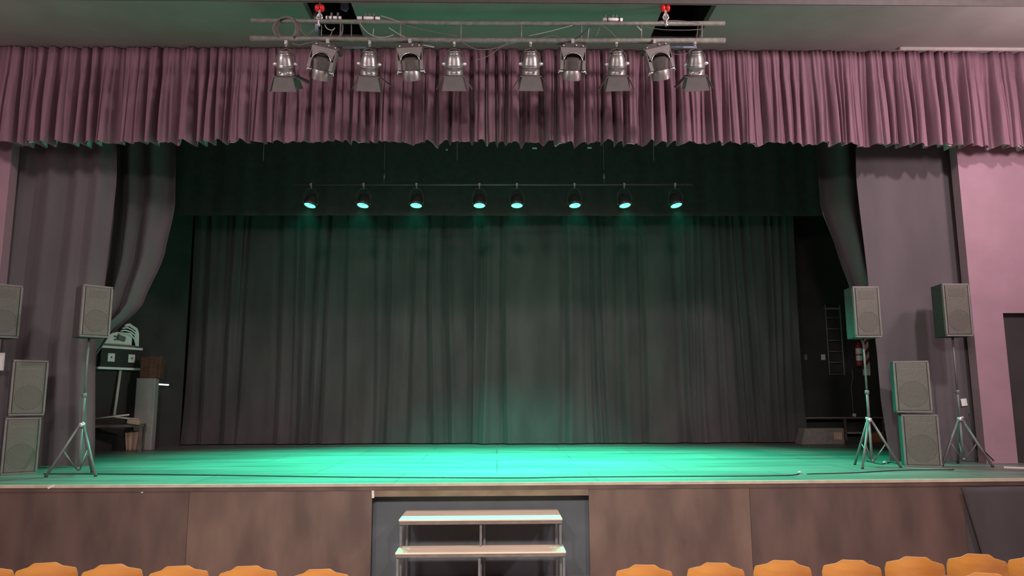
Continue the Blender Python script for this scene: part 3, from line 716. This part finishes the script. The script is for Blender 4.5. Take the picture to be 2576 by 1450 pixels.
# ------------------------------------------------------------------ wooden steps in the opening
YU, YLo = 8.42, 8.17
zu = P(1208, 1307, YU).z; zl = P(1208, 1390, YLo).z
sx0, sx1 = P(1003, 1307, YU).x, P(1415, 1307, YU).x
scx = (sx0+sx1)/2; sw = sx1-sx0
stp = thing('portable_steps', (scx, YU, 0), 'plywood topped portable steps with thin metal legs at the stage opening', 'steps')
def sp(mb, name, m, **k): return rel(mb, (scx, YU, 0)).build(name, m, stp, **k)
sp(MB().bx((sx0, YU, zu-.018), (sx1, 9.12, zu)), 'tread', M['tread'], bevel=.003)
sp(MB().bx((sx0+.006, YU+.006, zu-.055), (sx1-.006, YU+.04, zu-.019)), 'tread_rail', M['tread_edge'])
l0, l1 = P(994, 1392, YLo).x, P(1424, 1392, YLo).x
sp(MB().bx((l0, YLo, zl-.018), (l1, YLo+.37, zl)), 'tread', M['tread'], bevel=.003)
sp(MB().bx((l0+.006, YLo+.006, zl-.05), (l1-.006, YLo+.04, zl-.019)), 'tread_rail', M['tread_edge'])
def lg(x, y, z): sp(MB().bx((x-.013, y-.013, .001), (x+.013, y+.013, z)), 'leg', M['steel_paint'])
for x in (sx0+.02, scx, sx1-.02):
    lg(x, YU+.06, zu-.056 if x != scx else zu-.02); lg(x if x != scx else x+.03, 9.05, zu-.02)
for x in (l0+.02, scx-.01, l1-.02): lg(x, YLo+.06, zl-.02)
z3 = zl-.30
sp(MB().bx((l0-.01, YLo-.33, z3-.018), (l1+.01, YLo+.03, z3)), 'tread', M['tread'], bevel=.003)
for x in (l0+.01, l1-.01): lg(x, YLo-.28, z3-.02)

# ------------------------------------------------------------------ audience chairs
def make_chair():
    w, H = .435, .86
    t = bpy.data.objects.new('theatre_chair', None); COL.objects.link(t); t.empty_display_size = .1
    # crown profile of the back, seen flat: half-width s in [-1,1] -> top height
    def top(s):
        a = abs(s)
        if a < .30: h = .0
        elif a < .62: q = (a-.30)/.32; h = -.036*(q*q*(3-2*q))
        elif a < .86: h = -.036-.018*((a-.62)/.24)
        else: q = (a-.86)/.14; h = -.054-.055*(1-math.sqrt(max(0, 1-q*q)))
        return H+h
    n = 44; th = .014
    def pos(s, z, off):
        x = s*w/2*(1-.06*(1-(z-.42)/.44)); y = .055*(s*s) - .10*((z-.42)/.44) + off
        return (x, y, z)
    b = MB(); rows = 10; fv = []
    for off in (-th/2, th/2):
        for j in range(rows+1):
            for i in range(n+1):
                s = -1+2*i/n; zt = top(s); zb = .44+.03*abs(s)**4
                fv.append(pos(s, zb+(zt-zb)*j/rows, off))
    N = (n+1)*(rows+1); fs = []; es = []
    for j in range(rows):
        for i in range(n):
            a = j*(n+1)+i; fs.append((a, a+1, a+n+2, a+n+1)); fs.append((N+a, N+a+n+1, N+a+n+2, N+a+1))
    b.add(fv, fs, True)
    e = MB(); ev = []
    seq = [(i, rows) for i in range(n+1)]
    for j in range(rows): es.append((j*(n+1), (j+1)*(n+1), N+(j+1)*(n+1), N+j*(n+1))); es.append((j*(n+1)+n, N+j*(n+1)+n, N+(j+1)*(n+1)+n, (j+1)*(n+1)+n))
    for i in range(n):
        a = rows*(n+1)+i; es.append((a, a+1, N+a+1, N+a)); es.append((i, N+i, N+i+1, i+1))
    b.add(fv, es, False, 1)
    b.build('backrest', [M['chair'], M['chair_edge']], t)
    s = MB(); sv = []; sf = []; nx, ny = 12, 10
    for off in (0, -.018):
        for j in range(ny+1):
            for i in range(nx+1):
                u, v = -1+2*i/nx, j/ny
                sv.append((u*(w/2-.01-.02*(v**4)), .04+.40*v, .43+.02*v*v*1.0-.012*math.sin(PI*v)*(1-u*u)+off-(.03*((v-.85)/.15)**2 if v > .85 else 0)))
    N = (nx+1)*(ny+1)
    for j in range(ny):
        for i in range(nx):
            a = j*(nx+1)+i; sf += [(a, a+1, a+nx+2, a+nx+1), (N+a, N+a+nx+1, N+a+nx+2, N+a+1)]
    for i in range(nx): sf += [(i, N+i, N+i+1, i+1), (ny*(nx+1)+i, ny*(nx+1)+i+1, N+ny*(nx+1)+i+1, N+ny*(nx+1)+i)]
    for j in range(ny): sf += [(j*(nx+1), (j+1)*(nx+1), N+(j+1)*(nx+1), N+j*(nx+1)), (j*(nx+1)+nx, N+j*(nx+1)+nx, N+(j+1)*(nx+1)+nx, (j+1)*(nx+1)+nx)]
    s.add(sv, sf, True).build('seat', M['chair'], t)
    for sx in (-1, 1):
        l = MB().tube([(sx*.225, .10, .02), (sx*.228, .07, .25), (sx*.228, .02, .43), (sx*.225, .02, .60)], .014, 8).tube([(sx*.228, .05, .38), (sx*.228, .36, .40)], .012, 8).tube([(sx*.226, -.03, .01), (sx*.226, .34, .01)], .013, 8)
        l.build('leg', M['iron'], t)
    return t
proto = make_chair(); used = False
cs = [(-52, 1424, 'wooden chair back cut off by the left edge of the photo'), (112, 1417, 'yellow wooden chair back second from the left edge'), (278, 1421, 'wooden chair back third from the left edge, with pale worn middle'),
      (446, 1425, 'wooden chair back fourth from the left edge'), (621, 1425, 'wooden chair back fifth from left, second left of the steps'), (803, 1433, 'lowest wooden chair back, just left of the portable steps'),
      (1622, 1422, 'wooden chair back just right of the portable steps'), (1803, 1417, 'wooden chair back second right of the steps'), (1971, 1411, 'wooden chair back third right of the steps'),
      (2146, 1410, 'wooden chair back fourth right of the steps'), (2305, 1402, 'wooden chair back second to the left of the cut off one at right'), (2462, 1395, 'tallest showing wooden chair back, before the black cloth at right'),
      (2618, 1398, 'wooden chair back cut off by the right edge of the photo')]
for i, (px, py, lab) in enumerate(cs):
    q = Q(px, py, .86); c = proto if i == 0 else copy_tree(proto)
    ang = -math.atan2(q.x*.75, q.y+3.0)
    c.rotation_euler = (0, 0, ang); off = Matrix.Rotation(ang, 3, 'Z') @ Vector((0, -.1, 0))
    c.location = (q.x-off.x, q.y-off.y, 0)
    tag(c, lab, 'chair', 'wooden chairs in the front row of the photo')
q = Q(2492, 1444, .86); c = copy_tree(proto); c.location = (q.x, q.y+.3, 0)
q2 = Q(2492, 1444, .86-.0)
c.location = (q.x+.02, q.y+.1, 0); c.rotation_euler = (0, 0, -.4); tag(c, 'wooden chair of the row behind, top edge just showing at lower right', 'chair')

# ------------------------------------------------------------------ left wing clutter
panel = thing('electrical_panel', wing(.45, 1.9, .001), 'black electrical panel with two white outlet plates and white rails, left wing', 'electrical panel')
ang = math.atan2(wd.y, wd.x); panel.rotation_euler = (0, 0, ang)
zt, zb = P(290, 876, 14.9).z, P(290, 928, 14.9).z; pz = panel.location.z; UW = .94
panel.location = wing(UW/2, 0, .001); pz = 0
def pb(mb, n_, m, **k): return mb.build(n_, m, panel, **k)
pb(MB().bx((-UW/2+.03, -.10, zb+.02), (UW/2-.03, -.001, zt-.02)), 'case', M['black_plastic'])
pb(MB().bx((-UW/2, -.13, zt-.022), (UW/2, -.001, zt+.022)), 'rail', M['white'])
pb(MB().bx((-UW/2-.03, -.13, zb-.022), (UW/2-.02, -.001, zb+.022)), 'rail', M['white'])
for x in (-.22, .24):
    o = pb(MB().bx((x-.075, -.112, (zt+zb)/2-.075), (x+.075, -.101, (zt+zb)/2+.085)), 'outlet_plate', M['white'])
    MB().lathe([(0, 0), (.02, 0), (.02, .004), (0, .004)], 12, Matrix.Translation((x, -.113, (zt+zb)/2+.01)) @ Matrix.Rotation(PI/2, 4, 'X')).build('socket', M['boxgrey'], o)
zb2 = P(300, 1046, 14.6).z
o = MB().tube([wing(.52, zb-.03, .05), wing(.40, zb2, .12)], .028, 8).build('conduit_pipe', M['offwhite']); tag(o, 'pale conduit pipe running down from the electrical panel', 'pipe')
# white board and looped cables standing on the panel
h0 = zt+.024
bt = thing('cable_board', wing(UW/2, 0, .0), 'pale board with looped white cables standing on the electrical panel', 'cable rack'); bt.rotation_euler = (0, 0, ang)
MB().prism([(-UW/2+.02, h0+.03), (UW/2-.22, h0+.03), (UW/2-.22, h0+.29), (-.1, h0+.29), (-.22, h0+.25)], -.07, -.04).build('board', M['white'], bt)
for i, (zz, xa) in enumerate(((.26, -.05), (.32, .0), (.375, .03), (.425, .07), (.455, .10))):
    pts = [(xa-.04, -.09, h0+zz-.01), (xa+.06, -.09, h0+zz+.015), (UW/2-.28+i*.0, -.09, h0+zz-.01), (UW/2-.19+i*.012, -.09, h0+zz-.07), (UW/2-.15+i*.012, -.09, h0+zz-.16), (UW/2-.13+i*.012, -.09, h0+.03)]
    MB().tube(pts, .016, 7).build('cable_loop', M['white'], bt)
MB().box((-.02, -.10, h0+.17), (.16, .05, .09), Matrix.Rotation(.25, 3, 'Y')).tube([(-.18, -.10, h0+.2), (0, -.10, h0+.17)], .012, 6).tube([(-.17, -.10, h0+.13), (0, -.10, h0+.15)], .012, 6).build('plug', M['boxgrey'], bt)
MB().bx((-UW/2+.02, -.12, h0+.0), (UW/2-.18, -.01, h0+.04)).build('base', M['boxgrey'], bt)
# small white things left of the panel
for py, lab in ((893, 'upper pale shelf bracket left of the electrical panel'), (922, 'lower pale shelf bracket left of the electrical panel')):
    z = P(255, py, 14.4).z; a = wing(-.32, z, .001); bq = wing(-.06, z, .001)
    o = MB().tube([wing(-.34, z, .02), wing(-.05, z, .02)], .015, 6).build('shelf_bracket', M['offwhite']); tag(o, lab, 'bracket', 'pale brackets by the panel')
z0, z1 = P(250, 960, 14.3).z, P(250, 944, 14.3).z
o = MB().prism([(-.06, z0), (.06, z0), (.05, z1), (-.035, z1)], -.10, -.03).build('cup', M['white']); o.location = wing(-.34, 0, .02); o.rotation_euler = (0, 0, ang); tag(o, 'small white box fixed to the black wing wall', 'box')
# bench with junk
bc = P(300, 1068, 14.5); 
bench = thing('work_bench', (bc.x, bc.y, SZ), 'dark cluttered work bench in the left wing', 'bench'); bench.rotation_euler = (0, 0, .35)
bz = bc.z-SZ
MB().bx((-.5, -.25, bz-.05), (.45, .12, bz)).build('bench_top', M['bench'], bench)
for x in (-.45, .40):
    for y in (-.2, .08): MB().bx((x-.03, y-.03, 0), (x+.03, y+.03, bz-.05)).build('leg', M['bench'], bench)
for a, b, lab in (((238, 1054), (325, 1044), 'long pale stick lying across the cluttered bench'), ((290, 1050), (350, 1056), 'short pale stick at the right end of the bench')):
    A, B = P(*a, 14.30), P(*b, 14.42); A.z = max(A.z, bc.z+.02); B.z = max(B.z, bc.z+.02)
    o = MB().tube([A, B], .018, 6).build('wooden_stick', M['offwhite']); tag(o, lab, 'stick')
p = P(345, 1068, 14.35)
o = MB().box((0, 0, 0), (.22, .14, .10), Matrix.Rotation(.15, 3, 'Y')).build('tan_bundle', M['tan'], bevel=.02); o.location = (p.x-.06, p.y, bc.z+.052); tag(o, 'tan bundle on the right end of the bench', 'bundle')
p = P(332, 1100, 14.1); q = Q(330, 1125, SZ)
def cl(u, v): return ((u-.5)*.27*(1-.3*v), .01*math.sin(u*14)+.01*v, (1-v)*.38)
o = MB().grid(cl, 20, 8).build('tan_cloth', M['tan'], solid=.006); o.location = (P(331, 1100, 14.84).x, 14.84, SZ+.003); tag(o, 'tan cloth hanging from the bench in front of the grey locker', 'cloth')
lx0, lx1 = P(333, 1100, 15.0).x, P(382, 1100, 15.0).x; lz = P(360, 952, 15.0).z
lk = thing('metal_locker', ((lx0+lx1)/2, 15.0, SZ), 'grey upright locker in the left wing beside the backdrop', 'cabinet'); lw = lx1-lx0
MB().bx((-lw/2, 0, .001), (lw/2, .16, lz-SZ)).build('body', M['grey_cab'], lk, bevel=.006); MB().bx((-lw/2+.02, -.012, .03), (lw/2-.02, -.001, lz-SZ-.03)).build('door', M['grey_cab'], lk)
cz = P(380, 898, 15.0).z
o = MB().bx((-.19, .02, .0), (.19, .16, cz-lz-.003)).bx((-.20, .01, .0), (-.16, .17, cz-lz)).bx((.16, .01, .0), (.20, .17, cz-lz)).bx((-.03, .01, .0), (.02, .17, cz-lz)).build('wooden_crate', M['crate'], bevel=.004); o.location = (P(378, 920, 15.0).x, 15.0, lz+.002); tag(o, 'brown wooden crate standing on top of the grey locker', 'crate')
a, b = P(392, 967, 15.6), P(424, 969, 15.9)
t = thing('fluorescent_tube', a, 'small lit white tube in the dark between locker and backdrop', 'lamp')
MB().tube([(0, 0, 0), b-a], .014, 8).build('glass_tube', M['tube'], t); MB().box((b-a)/2+Vector((0, .03, .03)), ((b-a).length, .04, .04)).build('batten', M['black_plastic'], t)
c0 = P(322, 818, 14.6); o = MB().lathe([(0, 0), (.04, .005), (.03, .03), (0, .04)], 12).build('ceramic_insulator', M['offwhite']); o.location = wing(.62, c0.z, .03); o.rotation_euler = (PI/2, 0, ang); tag(o, 'small pale insulator on the wall above the looped cables', 'insulator')
# white sliver at the far left
p = P(1, 910, 11.0); o = MB().box((0, 0, 0), (.12, .01, .26)).build('notice', M['white']); o.location = (p.x-.03, YP-.006, p.z); tag(o, 'white notice at the extreme left edge on the purple wall', 'notice')

# ------------------------------------------------------------------ right wing clutter
YW = YEND
for px, lab in ((2027, 'smaller dim white notice on the back wall beside the curtain'), (2071, 'brighter white notice on the back wall next to the ladder')):
    p = P(px, 899, YW-.01); w = .07 if px < 2050 else .10
    o = MB().box((0, 0, 0), (w, .008, .13)).build('notice', M['offwhite'] if px > 2050 else M['boxgrey']); o.location = (p.x, YW-.005, p.z); tag(o, lab, 'notice')
a0 = P(2087, 942, YW-.12); a1 = P(2083, 800, YW-.12); b0 = P(2124, 942, YW-.12); ztop = a1.z+.3
lad = thing('wall_ladder', (a0.x, a0.y, a0.z), 'thin grey ladder hanging on the back wall, right wing', 'ladder')
lwid = b0.x-a0.x
for x in (0, lwid): MB().bx((x-.008, -.012, -.02), (x+.008, .012, ztop-a0.z)).build('rail', M['ladder'], lad)
k = 0
for py in (942, 912, 885, 857, 828, 800):
    z = P(2100, py, YW-.12).z-a0.z; MB().tube([(.0, 0, z), (lwid, 0, z)], .008, 8).build('rung', M['ladder'], lad)
MB().bx((0, .02, ztop-a0.z-.1), (lwid, .12, ztop-a0.z-.06)).build('wall_bracket', M['ladder'], lad)
# striped sign and extinguisher
p0, p1 = P(2165, 850, YW-.02), P(2190, 945, YW-.02); w = p1.x-p0.x; h = p0.z-p1.z
sg = thing('striped_sign', ((p0.x+p1.x)/2, YW-.012, p1.z), 'red and white diagonally striped board behind the extinguisher', 'sign')
MB().bx((-w/2, -.01, 0), (w/2, .0, h)).build('board', M['white'], sg)
st_ = MB()
for k in range(4):
    z = h*(.30+.27*k); st_.add([(-w/2, -.012, z-.14), (w/2, -.012, z+.06), (w/2, -.012, z+.17), (-w/2, -.012, z-.03)], [(0, 1, 2, 3)])
    if z+.17 > h: st_.v[-4:] = [(-w/2, -.012, z-.14), (w/2, -.012, min(h, z+.06)), (w/2, -.012, h), (-w/2, -.012, min(h, z-.03))]
st_.build('red_stripe', M['ext_red'], sg, label='red diagonal stripes')
q0, q1 = P(2160, 858, YW-.15), P(2160, 922, YW-.15); hh = q0.z-q1.z
ex = thing('fire_extinguisher', (q0.x, YW-.12, q1.z), 'red fire extinguisher with white labels on the back wall, right wing', 'fire extinguisher')
MB().lathe([(0, 0), (.075, .005), (.085, .03), (.085, hh*.72), (.06, hh*.84), (.03, hh*.88), (.03, hh*.95), (0, hh*.95)], 20).build('cylinder', M['ext_red'], ex)
for za, zb_ in ((.22, .42), (.48, .70)):
    lb = MB(); n = 10; vs = []
    for i in range(n+1):
        a = -PI*.92+ (PI*.62)*i/n; vs += [(.087*math.cos(a), .087*math.sin(a), hh*za), (.087*math.cos(a), .087*math.sin(a), hh*zb_)]
    lb.add(vs, [(2*i, 2*i+2, 2*i+3, 2*i+1) for i in range(n)], True); lb.build('label', M['white'], ex)
MB().tube([(0, 0, hh*.95), (.06, -.02, hh*1.02), (-.05, -.02, hh*1.02)], .014, 6).tube([(.03, 0, hh*.95), (.10, -.02, hh*.9), (.11, -.02, hh*.4)], .009, 6).build('handle', M['iron'], ex)
MB().bx((-.03, .06, hh*.4), (.03, .12, hh*.5)).build('wall_bracket', M['iron'], ex)
# table with pale edges
z1_ = P(2120, 1050, 16.9).z; x0, x1 = P(2020, 1050, 16.9).x, P(2228, 1050, 16.9).x; tc = (x0+x1)/2; z2_ = P(2180, 1088, 16.9).z
tb = thing('side_table', (tc, 16.9, SZ), 'long dark table with pale front edge in the right wing', 'table')
MB().bx((x0-tc, -.02, z1_-SZ-.04), (x1-tc, .38, z1_-SZ)).build('table_top', M['bench'], tb); MB().bx((x0-tc, -.03, z1_-SZ-.02), (x1-tc, -.021, z1_-SZ)).build('front_edge', M['ladder'], tb)
MB().bx((P(2132, 1088, 16.9).x-tc, .0, z2_-SZ-.03), (x1-tc, .36, z2_-SZ)).build('shelf', M['ladder'], tb)
for x in (x0-tc+.05, P(2128, 1088, 16.9).x-tc, x1-tc-.05): MB().bx((x-.025, .0, 0), (x+.025, .05, z1_-SZ-.04)).build('leg', M['bench'], tb)
g0, g1 = Q(2016, 1121, SZ), Q(2122, 1121, SZ); Yg = 15.6; g0, g1 = P(2016, 1100, Yg), P(2124, 1100, Yg); hz = P(2070, 1078, Yg).z-SZ; gw = g1.x-g0.x
gb = thing('wedge_box', ((g0.x+g1.x)/2, Yg, SZ), 'grey brown wedge sided box on the deck right of the backdrop', 'box')
MB().prism([(-gw/2, .001), (gw/2, .001), (gw/2, hz), (-gw/2+.09, hz)], 0, .35).build('body', M['boxgrey'], gb, bevel=.005)
MB().bx((gw/2-.22, -.004, hz*.3), (gw/2-.05, -.001, hz*.75)).build('label', M['tan'], gb)
p = P(2203, 1100, 16.2); o = MB().bx((-.16, 0, .001), (.16, .3, P(2203, 1090, 16.2).z-SZ)).build('orange_box', M['orange'], bevel=.005); o.location = (p.x, 16.2, SZ); tag(o, 'orange brown box on the deck under the table, right wing', 'box')
for px, lab in ((2152, 'left small bright clamp on the table behind the green lit stand'), (2188, 'right small bright clamp on the table behind the green lit stand')):
    p = P(px, 1052, 16.95); o = MB().box((0, 0, 0), (.07, .05, .07), Matrix.Rotation(.4, 3, 'Y')).build('clamp', M['white'], bevel=.01); o.location = (p.x, 17.0, z1_+.042); tag(o, lab, 'clamp', 'clamps on the side table')
pts = [P(x, y, YW-.02) for x, y in ((2143, 930), (2146, 950), (2141, 975), (2144, 1000), (2147, 1040))]
o = MB().tube(pts, .008, 6).build('wall_cable', M['ladder']); tag(o, 'grey cable snaking down the back wall beside the sign', 'cable')
# white card on the leg curtain behind the right stand
p = P(2426, 1012, YP); t = thing('notice_card', (p.x-.02, YP+.02, p.z-.04), 'small white card fixed low beside the rightmost stand', 'card')
t.location = (P(2426, 1012, 11.32).x, 11.33, P(2426, 1021, 11.32).z); MB().box((0, 0, .05), (.09, .012, .11), Matrix.Rotation(-.1, 3, 'Y')).build('card', M['white'], t)

# ------------------------------------------------------------------ cables on the deck
def deck_cable(pts, r, m, lab, closed=False):
    W3 = [Q(x, y, SZ+r+.001) for x, y in pts]; out = []
    for i in range(len(W3)-1):
        p0, p1, p2, p3 = W3[max(i-1, 0)], W3[i], W3[i+1], W3[min(i+2, len(W3)-1)]
        for k in range(6):
            t = k/6; out.append(.5*((2*p1)+(-p0+p2)*t+(2*p0-5*p1+4*p2-p3)*t*t+(-p0+3*p1-3*p2+p3)*t**3))
    out.append(W3[-1]); o0 = out[0]
    o = MB().tube([p-o0 for p in out], r, 6).build('floor_cable', M[m]); o.location = o0; return tag(o, lab, 'cable')
deck_cable([(110, 1193), (270, 1193), (600, 1197), (900, 1201), (1290, 1203), (1430, 1201), (1700, 1199), (1900, 1198), (1990, 1196), (2010, 1192)], .007, 'cable_black', 'long black cable lying along the front of the stage deck')
deck_cable([(2030, 1193), (2150, 1190), (2260, 1184), (2400, 1182)], .007, 'cable_black', 'black cable on the deck in front of the right bass stack')
deck_cable([(2180, 1160), (2215, 1168), (2240, 1164), (2262, 1168)], .007, 'cable_black', 'short black cable between the green lit stand and the bass stack')
p = Q(2012, 1193, SZ); o = MB().lathe([(0, 0), (.03, .002), (.03, .02), (.012, .035), (0, .036)], 12).build('cable_plug', M['rope']); o.location = (p.x, p.y, SZ+.001); tag(o, 'small pale plug at the right end of the long deck cable', 'plug')
p = Q(2224, 1167, SZ); o = MB().lathe([(0, 0), (.035, .002), (.03, .03), (0, .045)], 12).build('cable_plug', M['rope']); o.location = (p.x, p.y-.03, SZ+.001); tag(o, 'small plug beside the short cable near the bass stack', 'plug')
W3 = [P(2437, 1040, YP-.03), P(2447, 1090, YP-.04), P(2470, 1130, YP-.05), P(2500, 1160, YP-.08)]
o = MB().tube(W3, .008, 6).build('wall_cable', M['cable_black']); tag(o, 'black cable curving down the purple wall by the rightmost stand', 'cable')
q = Q(2552, 1180, SZ); o = MB().box((0, 0, .0), (.5, .05, .02)).build('timber_batten', M['offwhite']); o.location = (q.x+.15, q.y, SZ+.0105); o.rotation_euler = (0, 0, -.5); tag(o, 'pale timber batten on the deck at the right edge of the photo', 'batten')

# ------------------------------------------------------------------ thin stage haze
hm = bpy.data.materials.new('stage_haze'); hm.use_nodes = True; nt = hm.node_tree; nt.nodes.remove(nt.nodes['Principled BSDF'])
vs_ = nt.nodes.new('ShaderNodeVolumeScatter'); vs_.inputs['Density'].default_value = 0.0004; vs_.inputs['Anisotropy'].default_value = 0.3
nt.links.new(vs_.outputs[0], nt.nodes['Material Output'].inputs['Volume'])
hz_ = MB().bx((-7.4, YP+.3, SZ+.03), (7.4, YB-.7, 7.4)).build('stage_haze', hm); hz_['kind'] = 'stuff'; tag(hz_, 'thin haze hanging over the stage around the green lamps', 'haze', kind='stuff')
